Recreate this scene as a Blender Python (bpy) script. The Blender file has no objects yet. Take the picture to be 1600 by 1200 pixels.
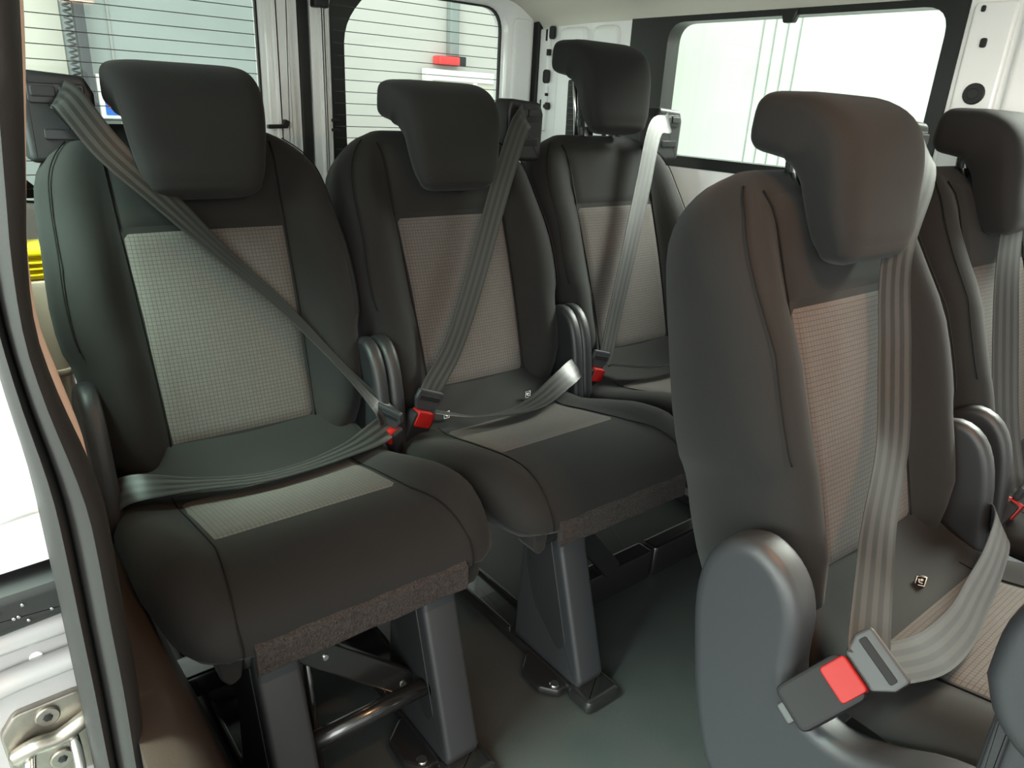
import bpy, math, random
from mathutils import Vector, Matrix
random.seed(7)
sc = bpy.context.scene
COL = sc.collection

# ------------------------------------------------------------------ camera
def make_camera():
    f, yaw, pitch, roll = 1127.7, math.radians(39.324), math.radians(21.216), math.radians(3.187)
    fwd = Vector((math.sin(yaw)*math.cos(pitch), math.cos(yaw)*math.cos(pitch), -math.sin(pitch)))
    right = Vector((math.cos(yaw), -math.sin(yaw), 0)); up = right.cross(fwd)
    r2 = right*math.cos(roll) + up*math.sin(roll); u2 = -right*math.sin(roll) + up*math.cos(roll)
    cd = bpy.data.cameras.new('camera'); cd.sensor_width = 36; cd.lens = 36*f/1600
    cd.clip_start = 0.02; cd.clip_end = 100
    co = bpy.data.objects.new('camera', cd); COL.objects.link(co)
    M = Matrix((r2, u2, -fwd)).transposed().to_4x4(); M.translation = Vector((-0.3741, -1.1508, 0.9853))
    co.matrix_world = M; sc.camera = co
make_camera()

# ------------------------------------------------------------------ world, lights, exposure
w = bpy.data.worlds.new('hall_light'); sc.world = w; w.use_nodes = True
w.node_tree.nodes['Background'].inputs[0].default_value = (0.95, 1.0, 0.955, 1)
w.node_tree.nodes['Background'].inputs[1].default_value = 1.0
def area(name, loc, target, sx, sy, power, color, spread=180):
    l = bpy.data.lights.new(name, 'AREA'); l.shape = 'RECTANGLE'; l.size = sx; l.size_y = sy
    l.energy = power; l.color = color; l.spread = math.radians(spread)
    o = bpy.data.objects.new(name, l); COL.objects.link(o); o.location = loc
    o.rotation_euler = (Vector(target)-Vector(loc)).to_track_quat('-Z', 'Y').to_euler()
    return o
# lights of the hall: over the rear, beyond the far side and above the near side; plus added fills on the door side
area('hall_lamp_rear', (0.8, 2.9, 3.4), (1.2, 4.0, 1.0), 4.0, 0.8, 32, (1.0, 1.0, 0.95))
area('hall_lamp_far_side', (4.4, -1.0, 3.3), (1.2, -0.6, 0.6), 1.5, 5.0, 330, (1.0, 1.0, 0.92), 80)
area('front_fill_light', (-2.9, -3.6, 1.7), (0.3, -0.2, 0.9), 3.2, 2.4, 130, (0.95, 1.0, 0.95))  # added fill through the door opening, no known source; brightens the interior
area('side_fill_light', (-3.5, -0.6, 1.35), (1.0, 0.7, 1.05), 2.4, 1.0, 34, (0.90, 1.0, 0.95), 90)  # added low fill, no known window there; lifts the white far pillars
area('hall_lamp_near_side', (-1.5, -0.3, 3.2), (-0.2, 0.1, 0.7), 0.6, 3.0, 130, (0.76, 1.0, 0.87), 60)
sc.view_settings.view_transform = 'Standard'; sc.view_settings.look = 'None'
sc.view_settings.gamma = 1.0; sc.view_settings.use_curve_mapping = False
sc.view_settings.exposure = 0.8

# ------------------------------------------------------------------ materials
MATS = {}
def nodes_of(name):
    m = bpy.data.materials.new(name); m.use_nodes = True
    nt = m.node_tree; b = nt.nodes['Principled BSDF']; MATS[name] = m
    return m, nt, b
def noise_bump(nt, b, scale, strength, dist=0.001, detail=3):
    tc = nt.nodes.new('ShaderNodeTexCoord'); n = nt.nodes.new('ShaderNodeTexNoise')
    n.inputs['Scale'].default_value = scale; n.inputs['Detail'].default_value = detail
    bp = nt.nodes.new('ShaderNodeBump'); bp.inputs['Strength'].default_value = strength
    bp.inputs['Distance'].default_value = dist
    nt.links.new(tc.outputs['Object'], n.inputs['Vector']); nt.links.new(n.outputs['Fac'], bp.inputs['Height'])
    nt.links.new(bp.outputs['Normal'], b.inputs['Normal'])
    return tc, n
def simple(name, col, rough=0.5, metal=0.0, bump=None, vary=0.0, vscale=8, spec=0.5, coat=0, sheen=0):
    m, nt, b = nodes_of(name)
    b.inputs['Base Color'].default_value = (*col, 1); b.inputs['Roughness'].default_value = rough
    b.inputs['Metallic'].default_value = metal; b.inputs['Specular IOR Level'].default_value = spec
    b.inputs['Coat Weight'].default_value = coat; b.inputs['Sheen Weight'].default_value = sheen
    if bump: noise_bump(nt, b, *bump)
    if vary:
        tc = nt.nodes.new('ShaderNodeTexCoord'); n = nt.nodes.new('ShaderNodeTexNoise')
        n.inputs['Scale'].default_value = vscale; n.inputs['Detail'].default_value = 6
        r = nt.nodes.new('ShaderNodeMapRange'); r.inputs[1].default_value = 0.3; r.inputs[2].default_value = 0.7
        r.inputs[3].default_value = 1-vary; r.inputs[4].default_value = 1+vary
        mx = nt.nodes.new('ShaderNodeVectorMath'); mx.operation = 'SCALE'; mx.inputs[0].default_value = col
        nt.links.new(tc.outputs['Object'], n.inputs['Vector']); nt.links.new(n.outputs['Fac'], r.inputs[0])
        nt.links.new(r.outputs[0], mx.inputs['Scale']); nt.links.new(mx.outputs[0], b.inputs['Base Color'])
    return m
simple('fabric_dark', (0.0125, 0.0121, 0.0117), 0.82, bump=(1400, 0.35, 0.0006), spec=0.14, sheen=0.05, vary=0.08, vscale=6)
simple('thread', (0.008, 0.008, 0.008), 0.9, spec=0.08)
simple('carpet', (0.036, 0.031, 0.029), 0.95, bump=(420, 1.0, 0.004), vary=0.35, vscale=260, spec=0.1)
simple('plastic_black', (0.013, 0.0135, 0.015), 0.48, bump=(900, 0.25, 0.0004), spec=0.45)
simple('plastic_grey', (0.018, 0.019, 0.0212), 0.50, bump=(900, 0.25, 0.0004), spec=0.5)
simple('plastic_gloss', (0.012, 0.012, 0.013), 0.25)
simple('metal_black', (0.010, 0.010, 0.010), 0.24, metal=0.0, spec=0.8, coat=0.3)
simple('steel', (0.62, 0.62, 0.60), 0.22, metal=1.0)
simple('zinc', (0.36, 0.33, 0.29), 0.38, metal=1.0, bump=(160, 0.2, 0.001), vary=0.15, vscale=40)
simple('red_button', (0.22, 0.006, 0.005), 0.5, spec=0.25)
simple('buckle_black', (0.009, 0.009, 0.010), 0.6, spec=0.18)
simple('white_print', (0.8, 0.8, 0.78), 0.6)
simple('rubber_floor', (0.030, 0.0335, 0.0325), 0.42, bump=(520, 0.35, 0.0012), vary=0.16, vscale=5, spec=0.4)
simple('rubber_seal', (0.017, 0.0155, 0.015), 0.60, bump=(260, 0.12, 0.001), spec=0.25)
simple('rubber_black', (0.010, 0.010, 0.010), 0.55)
simple('paint_white', (0.92, 0.92, 0.92), 0.28, coat=0.4, bump=(18, 0.03, 0.004))
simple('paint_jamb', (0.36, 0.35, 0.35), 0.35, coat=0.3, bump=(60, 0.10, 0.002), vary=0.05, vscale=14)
simple('headliner', (0.74, 0.715, 0.63), 0.9, bump=(700, 0.2, 0.001))
simple('trim_brown', (0.026, 0.0175, 0.0135), 0.42, bump=(500, 0.2, 0.0008))
simple('trim_beige', (0.50, 0.38, 0.30), 0.5, bump=(120, 0.1, 0.001))
simple('frit_black', (0.012, 0.013, 0.012), 0.35)
simple('wire', (0.085, 0.09, 0.085), 0.6)
simple('hall_white', (0.49, 0.49, 0.46), 0.7, vary=0.03, vscale=1.2)
simple('hall_grey', (0.265, 0.305, 0.295), 0.6, vary=0.08, vscale=2.0)
simple('hall_seam', (0.28, 0.30, 0.28), 0.7)
simple('hall_ground', (0.32, 0.33, 0.32), 0.6, vary=0.15, vscale=3)
simple('board_grey', (0.58, 0.57, 0.50), 0.6)
simple('post_dark', (0.05, 0.055, 0.06), 0.5)
simple('yellow', (0.90, 0.66, 0.01), 0.45)
simple('blue', (0.03, 0.16, 0.60), 0.45)
simple('red', (0.72, 0.05, 0.05), 0.4)
simple('green', (0.05, 0.45, 0.15), 0.4)
def insert_material(name, axis):
    m, nt, b = nodes_of(name)
    tc = nt.nodes.new('ShaderNodeTexCoord'); sp = nt.nodes.new('ShaderNodeSeparateXYZ'); cb = nt.nodes.new('ShaderNodeCombineXYZ')
    nt.links.new(tc.outputs['Object'], sp.inputs[0]); nt.links.new(sp.outputs['X'], cb.inputs['X'])
    nt.links.new(sp.outputs[axis], cb.inputs['Y'])
    br = nt.nodes.new('ShaderNodeTexBrick'); br.offset = 0.0; br.squash = 1.0
    br.inputs['Color1'].default_value = (0.074, 0.066, 0.061, 1); br.inputs['Color2'].default_value = (0.080, 0.071, 0.066, 1)
    br.inputs['Mortar'].default_value = (0.032, 0.030, 0.028, 1); br.inputs['Scale'].default_value = 1.0
    br.inputs['Brick Width'].default_value = 0.0066; br.inputs['Row Height'].default_value = 0.0062
    br.inputs['Mortar Size'].default_value = 0.00048; br.inputs['Mortar Smooth'].default_value = 0.6
    nt.links.new(cb.outputs[0], br.inputs['Vector']); nt.links.new(br.outputs['Color'], b.inputs['Base Color'])
    b.inputs['Roughness'].default_value = 0.85; b.inputs['Specular IOR Level'].default_value = 0.15
    b.inputs['Sheen Weight'].default_value = 0.05
    bp = nt.nodes.new('ShaderNodeBump'); bp.inputs['Strength'].default_value = 0.4; bp.inputs['Distance'].default_value = 0.001
    bp.invert = True
    nt.links.new(br.outputs['Fac'], bp.inputs['Height']); nt.links.new(bp.outputs[0], b.inputs['Normal'])
insert_material('fabric_grid_back', 'Z'); insert_material('fabric_grid_seat', 'Y')
def webbing_material(name, col, col2, rough):
    # woven strap: stripes run lengthwise (UV x = across the strap), fine weave along it
    m, nt, b = nodes_of(name)
    uv = nt.nodes.new('ShaderNodeUVMap'); sp = nt.nodes.new('ShaderNodeSeparateXYZ'); nt.links.new(uv.outputs[0], sp.inputs[0])
    s1 = nt.nodes.new('ShaderNodeMath'); s1.operation = 'MULTIPLY'; s1.inputs[1].default_value = 3.5*2*math.pi
    s2 = nt.nodes.new('ShaderNodeMath'); s2.operation = 'COSINE'
    r = nt.nodes.new('ShaderNodeMapRange'); r.inputs[1].default_value = -0.2; r.inputs[2].default_value = 0.2
    mx = nt.nodes.new('ShaderNodeMix'); mx.data_type = 'RGBA'
    mx.inputs['A'].default_value = (*col, 1); mx.inputs['B'].default_value = (*col2, 1)
    nt.links.new(sp.outputs[0], s1.inputs[0]); nt.links.new(s1.outputs[0], s2.inputs[0]); nt.links.new(s2.outputs[0], r.inputs[0])
    nt.links.new(r.outputs[0], mx.inputs['Factor']); nt.links.new(mx.outputs['Result'], b.inputs['Base Color'])
    wv = nt.nodes.new('ShaderNodeTexWave'); wv.inputs['Scale'].default_value = 60; wv.bands_direction = 'Y'
    mp = nt.nodes.new('ShaderNodeMapping'); mp.inputs['Scale'].default_value = (1, 4, 1)
    nt.links.new(uv.outputs[0], mp.inputs[0]); nt.links.new(mp.outputs[0], wv.inputs['Vector'])
    bp = nt.nodes.new('ShaderNodeBump'); bp.inputs['Strength'].default_value = 0.15; bp.inputs['Distance'].default_value = 0.0005
    nt.links.new(wv.outputs['Fac'], bp.inputs['Height']); nt.links.new(bp.outputs[0], b.inputs['Normal'])
    b.inputs['Roughness'].default_value = rough; b.inputs['Specular IOR Level'].default_value = 0.40
    b.inputs['Sheen Weight'].default_value = 0.05
webbing_material('webbing', (0.026, 0.025, 0.024), (0.010, 0.0098, 0.0095), 0.36)
def glass_material(name, tint):
    m = bpy.data.materials.new(name); m.use_nodes = True; nt = m.node_tree; nt.nodes.clear(); MATS[name] = m
    out = nt.nodes.new('ShaderNodeOutputMaterial'); t = nt.nodes.new('ShaderNodeBsdfTransparent'); g = nt.nodes.new('ShaderNodeBsdfGlossy')
    lw = nt.nodes.new('ShaderNodeLayerWeight'); pw = nt.nodes.new('ShaderNodeMath'); pw.operation = 'POWER'; pw.inputs[1].default_value = 4.0
    fr = nt.nodes.new('ShaderNodeMapRange'); fr.inputs[3].default_value = 0.02; fr.inputs[4].default_value = 0.6
    nt.links.new(lw.outputs['Facing'], pw.inputs[0]); nt.links.new(pw.outputs[0], fr.inputs[0]); mx = nt.nodes.new('ShaderNodeMixShader')
    t.inputs[0].default_value = (*tint, 1); g.inputs['Roughness'].default_value = 0.02
    nt.links.new(fr.outputs[0], mx.inputs[0]); nt.links.new(t.outputs[0], mx.inputs[1]); nt.links.new(g.outputs[0], mx.inputs[2])
    nt.links.new(mx.outputs[0], out.inputs[0])
glass_material('glass', (0.93, 0.97, 0.95)); glass_material('glass_tint', (0.93, 0.965, 0.945))
m, nt, b = nodes_of('dome_lens'); b.inputs['Emission Color'].default_value = (1.0, 0.62, 0.36, 1); b.inputs['Emission Strength'].default_value = 6.0

# ------------------------------------------------------------------ mesh helpers
def mesh_obj(name, verts, faces, mat, parent=None, smooth=True, uvs=None, mesh=None):
    if mesh is None:
        mesh = bpy.data.meshes.new(name); mesh.from_pydata([tuple(v) for v in verts], [], faces); mesh.update()
        if smooth:
            mesh.polygons.foreach_set('use_smooth', [True]*len(mesh.polygons))
        if uvs:
            ul = mesh.uv_layers.new(name='UVMap')
            for l in mesh.loops: ul.data[l.index].uv = uvs[l.vertex_index]
        mesh.materials.append(MATS[mat])
    o = bpy.data.objects.new(name, mesh); COL.objects.link(o)
    if parent: o.parent = parent
    return o
def auto_smooth(o, deg=35):
    me = o.data
    for p in me.polygons: p.use_smooth = True
    me.set_sharp_from_angle(angle=math.radians(deg))
    return o
def tag(o, label=None, cat=None, group=None, kind=None):
    if label: o['label'] = label
    if cat: o['category'] = cat
    if group: o['group'] = group
    if kind: o['kind'] = kind
    return o
def empty(name, loc=(0, 0, 0)):
    o = bpy.data.objects.new(name, None); COL.objects.link(o); o.location = loc; o.empty_display_size = 0.05
    return o
def recalc(V, F):
    import bmesh
    bm = bmesh.new(); vs = [bm.verts.new(v) for v in V]
    for f in F:
        try: bm.faces.new([vs[i] for i in f])
        except ValueError: pass
    bmesh.ops.recalc_face_normals(bm, faces=bm.faces)
    bm.verts.index_update()
    V2 = [tuple(v.co) for v in bm.verts]; F2 = [[v.index for v in f.verts] for f in bm.faces]; bm.free()
    return V2, F2
def loft(rows, cap=True, closed=True):
    n = len(rows[0]); V = [v for r in rows for v in r]; F = []
    for i in range(len(rows)-1):
        for j in range(n if closed else n-1):
            k = (j+1) % n
            F.append((i*n+j, i*n+k, (i+1)*n+k, (i+1)*n+j))
    if cap and closed:
        F.append(tuple(range(n))[::-1]); F.append(tuple(range((len(rows)-1)*n, len(rows)*n)))
    return recalc(V, F)
def tube_geo(path, r, n=8, cap=True):
    P = [Vector(p) for p in path]; rows = []; prev = None
    for i, p in enumerate(P):
        t = (P[min(i+1, len(P)-1)]-P[max(i-1, 0)]).normalized()
        if prev is None:
            a = Vector((0, 0, 1)) if abs(t.z) < .9 else Vector((1, 0, 0))
            nrm = (a - t*a.dot(t)).normalized()
        else:
            nrm = (prev - t*prev.dot(t)).normalized()
        prev = nrm; bn = t.cross(nrm); rr = r[i] if isinstance(r, (list, tuple)) else r
        rows.append([p + nrm*rr*math.cos(2*math.pi*k/n) + bn*rr*math.sin(2*math.pi*k/n) for k in range(n)])
    return loft(rows, cap)
def tube(name, path, r, mat, parent=None, n=8):
    V, F = tube_geo(path, r, n); return mesh_obj(name, V, F, mat, parent)
def spline(pts, per=6):
    P = [Vector(p) for p in pts]; out = []
    for i in range(len(P)-1):
        p0, p1, p2, p3 = P[max(i-1, 0)], P[i], P[i+1], P[min(i+2, len(P)-1)]
        for s in range(per):
            t = s/per
            out.append(0.5*((2*p1)+(p2-p0)*t+(2*p0-5*p1+4*p2-p3)*t*t+(3*p1-p0-3*p2+p3)*t**3))
    out.append(P[-1]); return out
def interp(tab, x):
    if x <= tab[0][0]: return tab[0][1]
    for (a, va), (b, vb) in zip(tab, tab[1:]):
        if x <= b:
            t = (x-a)/(b-a); t = t*t*(3-2*t) if False else t
            return va+(vb-va)*t
    return tab[-1][1]
def smoothtab(tab, x):
    # Catmull style interpolation of a table
    xs = [a for a, _ in tab]; ys = [v for _, v in tab]
    if x <= xs[0]: return ys[0]
    if x >= xs[-1]: return ys[-1]
    for i in range(len(xs)-1):
        if x <= xs[i+1]:
            h = xs[i+1]-xs[i]; t = (x-xs[i])/h
            m0 = (ys[i+1]-ys[max(i-1, 0)])/(xs[i+1]-xs[max(i-1, 0)])*h
            m1 = (ys[min(i+2, len(xs)-1)]-ys[i])/(xs[min(i+2, len(xs)-1)]-xs[i])*h
            return (2*t**3-3*t**2+1)*ys[i]+(t**3-2*t**2+t)*m0+(-2*t**3+3*t**2)*ys[i+1]+(t**3-t**2)*m1
def rounded_poly(pts, r, seg=4):
    # pts: 2D polygon, r: radius or list; returns 2D outline with rounded corners
    out = []; n = len(pts)
    for i in range(n):
        p = Vector(pts[i]); a = Vector(pts[i-1]); b = Vector(pts[(i+1) % n])
        rr = r[i] if isinstance(r, (list, tuple)) else r
        da, db = (a-p), (b-p); ang = da.angle(db)
        cut = min(rr/max(math.tan(ang/2), 1e-3), da.length*.49, db.length*.49)
        s, e = p+da.normalized()*cut, p+db.normalized()*cut
        for k in range(seg+1):
            t = k/seg; out.append(tuple((s*(1-t)**2+p*2*t*(1-t)+e*t*t)))
    return out
def inset2d(poly, d):
    n = len(poly); area2 = sum(poly[i][0]*poly[(i+1) % n][1]-poly[(i+1) % n][0]*poly[i][1] for i in range(n))
    sg = 1 if area2 > 0 else -1; out = []
    for i in range(n):
        a, p, b = Vector(poly[i-1]), Vector(poly[i]), Vector(poly[(i+1) % n])
        t = (b-a)
        if t.length < 1e-9: out.append(tuple(p)); continue
        t.normalize(); nn = Vector((-t.y, t.x))*sg
        out.append((p.x+nn.x*d, p.y+nn.y*d))
    return out
def plate_geo(poly, t0, t1, bevel, to3, seg=3):
    # extrude a 2D outline from t0 to t1 with rounded edges on both rims; to3(a,b,t)->3D
    rows = []; s = 1 if t1 > t0 else -1
    rows.append([to3(u, v, t0) for u, v in inset2d(poly, bevel+min(.003, bevel*.35))])
    for k in range(seg, -1, -1):
        a = math.pi/2*k/seg; rows.append([to3(u, v, t0+s*bevel*(1-math.sin(a))) for u, v in inset2d(poly, bevel*(1-math.cos(a)))])
    for k in range(seg+1):
        a = math.pi/2*k/seg; rows.append([to3(u, v, t1-s*bevel*(1-math.sin(a))) for u, v in inset2d(poly, bevel*(1-math.cos(a)))])
    rows.append([to3(u, v, t1) for u, v in inset2d(poly, bevel+min(.003, bevel*.35))])
    return loft(rows)
def plate_x(name, poly, x0, x1, bevel, mat, parent=None, seg=3):
    V, F = plate_geo(poly, x0, x1, bevel, lambda u, v, t: (t, u, v), seg); return auto_smooth(mesh_obj(name, V, F, mat, parent))
def plate_y(name, poly, y0, y1, bevel, mat, parent=None, seg=2):
    V, F = plate_geo(poly, y0, y1, bevel, lambda u, v, t: (u, t, v), seg); return auto_smooth(mesh_obj(name, V, F, mat, parent))
def plate_z(name, poly, z0, z1, bevel, mat, parent=None, seg=2):
    V, F = plate_geo(poly, z0, z1, bevel, lambda u, v, t: (u, v, t), seg); return auto_smooth(mesh_obj(name, V, F, mat, parent))
def rect(u0, u1, v0, v1): return [(u0, v0), (u1, v0), (u1, v1), (u0, v1)]
def rrect(u0, u1, v0, v1, r, seg=4): return rounded_poly(rect(u0, u1, v0, v1), r, seg)
def box(name, x0, x1, y0, y1, z0, z1, mat, parent=None, bevel=0.003):
    return plate_z(name, rrect(x0, x1, y0, y1, max(bevel*1.5, .0005), 3), z0, z1, bevel, mat, parent, 2)
def basis_box(name, c, ax, ay, az, mat, parent, bevel=0.003, r=None):
    # box with half-extent vectors ax, ay, az
    c, ax, ay, az = map(Vector, (c, ax, ay, az)); lx, ly, lz = ax.length, ay.length, az.length
    ux, uy, uz = ax.normalized(), ay.normalized(), az.normalized()
    V, F = plate_geo(rrect(-lx, lx, -ly, ly, r or bevel, 4), -lz, lz, bevel, lambda u, v, t: c+ux*u+uy*v+uz*t, 2)
    return auto_smooth(mesh_obj(name, V, F, mat, parent))
def disc_geo(c, axis, r, h, n=16, dome=0.0):
    c, a = Vector(c), Vector(axis).normalized(); t = (Vector((0, 0, 1)) if abs(a.z) < .9 else Vector((1, 0, 0))); u = a.cross(t).normalized(); v = a.cross(u)
    ring = lambda rr, hh: [c+a*hh+(u*math.cos(2*math.pi*k/n)+v*math.sin(2*math.pi*k/n))*rr for k in range(n)]
    return loft([ring(r, 0), ring(r, h*.7), ring(r*.88, h), ring(r*.3, h+dome)])
def disc(name, c, axis, r, h, mat, parent, n=16, dome=0.0):
    V, F = disc_geo(c, axis, r, h, n, dome); return auto_smooth(mesh_obj(name, V, F, mat, parent))
def ribbon(name, pts, normals, width, mat, parent, thick=0.0014, per=8, widths=None):
    P = spline(pts, per); N = spline(normals, per)
    Wd = [width]*len(P) if widths is None else [v.x for v in spline([(w_, 0, 0) for w_ in widths], per)]
    rows = []; uv = []; L = 0; m = 7
    for i, p in enumerate(P):
        t = (P[min(i+1, len(P)-1)]-P[max(i-1, 0)]).normalized(); nn = N[i].normalized(); nn = (nn-t*nn.dot(t)).normalized(); s = t.cross(nn)
        if i: L += (p-P[i-1]).length
        top = [p+s*(k/(m-1)-.5)*Wd[i]+nn*thick/2 for k in range(m)]; bot = [p+s*(k/(m-1)-.5)*Wd[i]-nn*thick/2 for k in range(m-1, -1, -1)]
        rows.append(top+bot); uv += [(k/(m-1), L) for k in range(m)]+[(k/(m-1), L) for k in range(m-1, -1, -1)]
    n = len(rows[0]); V = [v for r in rows for v in r]; F = []
    for i in range(len(rows)-1):
        for j in range(n):
            k = (j+1) % n; F.append((i*n+j, (i+1)*n+j, (i+1)*n+k, i*n+k))
    F.append(tuple(range(n))); F.append(tuple(range((len(rows)-1)*n, len(rows)*n))[::-1])
    return auto_smooth(mesh_obj(name, V, F, mat, parent, uvs=uv), 50)

# ------------------------------------------------------------------ the van: floor, roof, walls
XL, XR, YR, YF = -0.36, 1.38, 0.95, -2.4        # near side, far side, rear doors, bulkhead end
floor_o = box('floor', XL+.02, XR, YF, YR, -.03, 0, 'rubber_floor', bevel=.002); tag(floor_o, kind='structure')
def ceiling():
    prof = [(XL-.02, 1.16), (XL, 1.235), (XL+.05, 1.275), (XL+.16, 1.315), (.1, 1.345), (.5, 1.355), (.9, 1.345), (XR-.16, 1.315), (XR-.05, 1.275), (XR, 1.235), (XR+.02, 1.225)]
    prof = [tuple(v) for v in spline([(a, b, 0) for a, b in prof], 4)]
    rows = []
    for y in (YF, -1.5, -.6, .2, .7, .90, YR):
        k = 0.0 if y < .8 else (.006 if y < .93 else .012)
        up = [(a, y, b-k) for a, b, _ in prof]; lo = [(a, y, b+.05) for a, b, _ in reversed(prof)]
        rows.append(up+lo)
    V, F = loft(rows); return auto_smooth(mesh_obj('ceiling', V, F, 'headliner'), 50)
tag(ceiling(), kind='structure')

def side_wall(name, x, sgn, win, openings_front):
    # body side panel in plane x with a rounded window opening; sgn = outward direction
    root = empty(name, (0, 0, 0)); tag(root, kind='structure')
    y0, y1, z0, z1 = win; t = .05*sgn
    ya = openings_front; xo, xi = x, x+t
    def panel(nm, a, b, c, d): return plate_x(nm, rect(a, b, c, d), xo, xi, .004, 'paint_white', root)
    panel('panel_below_window', ya, YR+.02, -.03, z0-.03)
    panel('panel_above_window', ya, YR+.02, z1+.02, 1.30)
    panel('pillar_panel', y1+.145, YR+.02, z0-.03, z1+.02)
    panel('pillar_panel', ya, y0-.035, z0-.03, z1+.02)
    # black frame: outer rectangle with a rounded hole
    hole = rrect(y0, y1, z0, z1, .055, 6); n = len(hole); oy0, oy1, oz0, oz1 = y0-.035, y1+.145, z0-.03, z1+.02
    cy, cz = (y0+y1)/2, (z0+z1)/2; outer = []
    for u, v in hole:
        du, dv = u-cy, v-cz; k = min(((oy1-cy) if du > 0 else (cy-oy0))/max(abs(du), 1e-6), ((oz1-cz) if dv > 0 else (cz-oz0))/max(abs(dv), 1e-6))
        outer.append((cy+du*k, cz+dv*k))
    R = lambda pl, xx: [(xx, u, v) for u, v in pl]
    V, F = loft([R(outer, xi), R(outer, xo), R(outer, xo-.003*sgn), R(hole, xo-.003*sgn), R(hole, xo+.012*sgn), R(hole, xi)], cap=False)
    auto_smooth(mesh_obj('window_frame', V, F, 'frit_black', root))
    return root
wr = side_wall('wall_right', XR, 1, (-.385, .372, .868, 1.222), -.62)
for nm_, a_, b_, c_, d_ in (('panel_below_window', -1.60, -.62, -.03, .84), ('panel_above_window', -1.60, -.62, 1.24, 1.30), ('pillar_panel', YF, -1.60, -.03, 1.30)):
    plate_x(nm_, rect(a_, b_, c_, d_), XR, XR+.05, .004, 'paint_white', wr)
tag(plate_x('window_3', rrect(-1.61, -.61, .83, 1.25, .01, 3), XR+.018, XR+.022, .001, 'glass'), kind='structure')
wl = side_wall('wall_left', XL-.0, -1, (-.25, .372, .868, 1.222), -.42)
for nm, x, y0, y1 in (('window_1', XR+.018, -.392, .380), ('window_2', XL-.018, -.257, .380)):
    o = plate_x(nm, rrect(y0, y1, .86, 1.23, .055, 6), x, x+.004, .001, 'glass'); tag(o, kind='structure')
# inner pressings, holes and grommets of the far side wall
def hole_mark(y, z, ry, rz, r, m='rubber_black', nm='pillar_hole'):
    return plate_x(nm, rrect(y-ry, y+ry, z-rz, z+rz, r, 5), XR-.0145, XR-.004, .001, m, wr)
hole_mark(.868, 1.212, .012, .020, .011); hole_mark(.893, 1.205, .004, .018, .003); hole_mark(.881, 1.152, .007, .010, .002)
hole_mark(.886, 1.077, .014, .022, .013); hole_mark(.88, 1.02, .004, .005, .004); hole_mark(.872, .995-.012, .010, .012, .009)
hole_mark(.885, .99-.008, .004, .006, .004); hole_mark(.905, .985, .003, .018, .002)
hole_mark(-.468, 1.149, .006, .009, .005); hole_mark(-.452, 1.232-.02, .004, .006, .004)
g = disc('grommet', (XR-.009, -.475, 1.053), (-1, 0, 0), .021, .007, 'rubber_black', wr, 20); disc('grommet_centre', (XR-.0145, -.475, 1.053), (-1, 0, 0), .011, .004, 'plastic_black', g)
plate_x('pillar_rib', rrect(.955-.075, .955-.015, .9, 1.225, .01), XR-.012, XR+.01, .006, 'paint_white', wr)
plate_x('pillar_rib', rrect(.70, .83, .86, 1.225, .03), XR-.018, XR+.01, .012, 'paint_white', wr)
plate_x('pillar_rib', rrect(.56, .67, 1.06, 1.225, .03), XR-.022, XR+.01, .014, 'paint_white', wr)
plate_x('pillar_rib', rrect(-.60, -.53, .84, 1.225, .02), XR-.020, XR+.01, .012, 'paint_white', wr)
plate_x('pillar_rib', rrect(-.515, -.432, .84, 1.225, .012), XR-.010, XR+.01, .006, 'paint_white', wr)
# black air vent grille low on the far pillar
vent = plate_x('vent_grille', rounded_poly([(.655, .80), (.755, .80), (.762, 1.068), (.715, 1.068)], .008), XR-.022, XR, .004, 'plastic_black', wr)
for i in range(14):
    z = .82+i*.0175; plate_x('slat', rect(.672+.002*i*.9, .745, z, z+.006), XR-.030, XR-.02, .0015, 'plastic_gloss', vent)
# window clip hanging from the top of the far side glass
clip = plate_x('window_clip', rounded_poly([(-.035, 1.236), (.015, 1.236), (.004, 1.205), (-.024, 1.205)], .007), XR-.010, XR+.008, .003, 'frit_black', wr)

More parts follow.
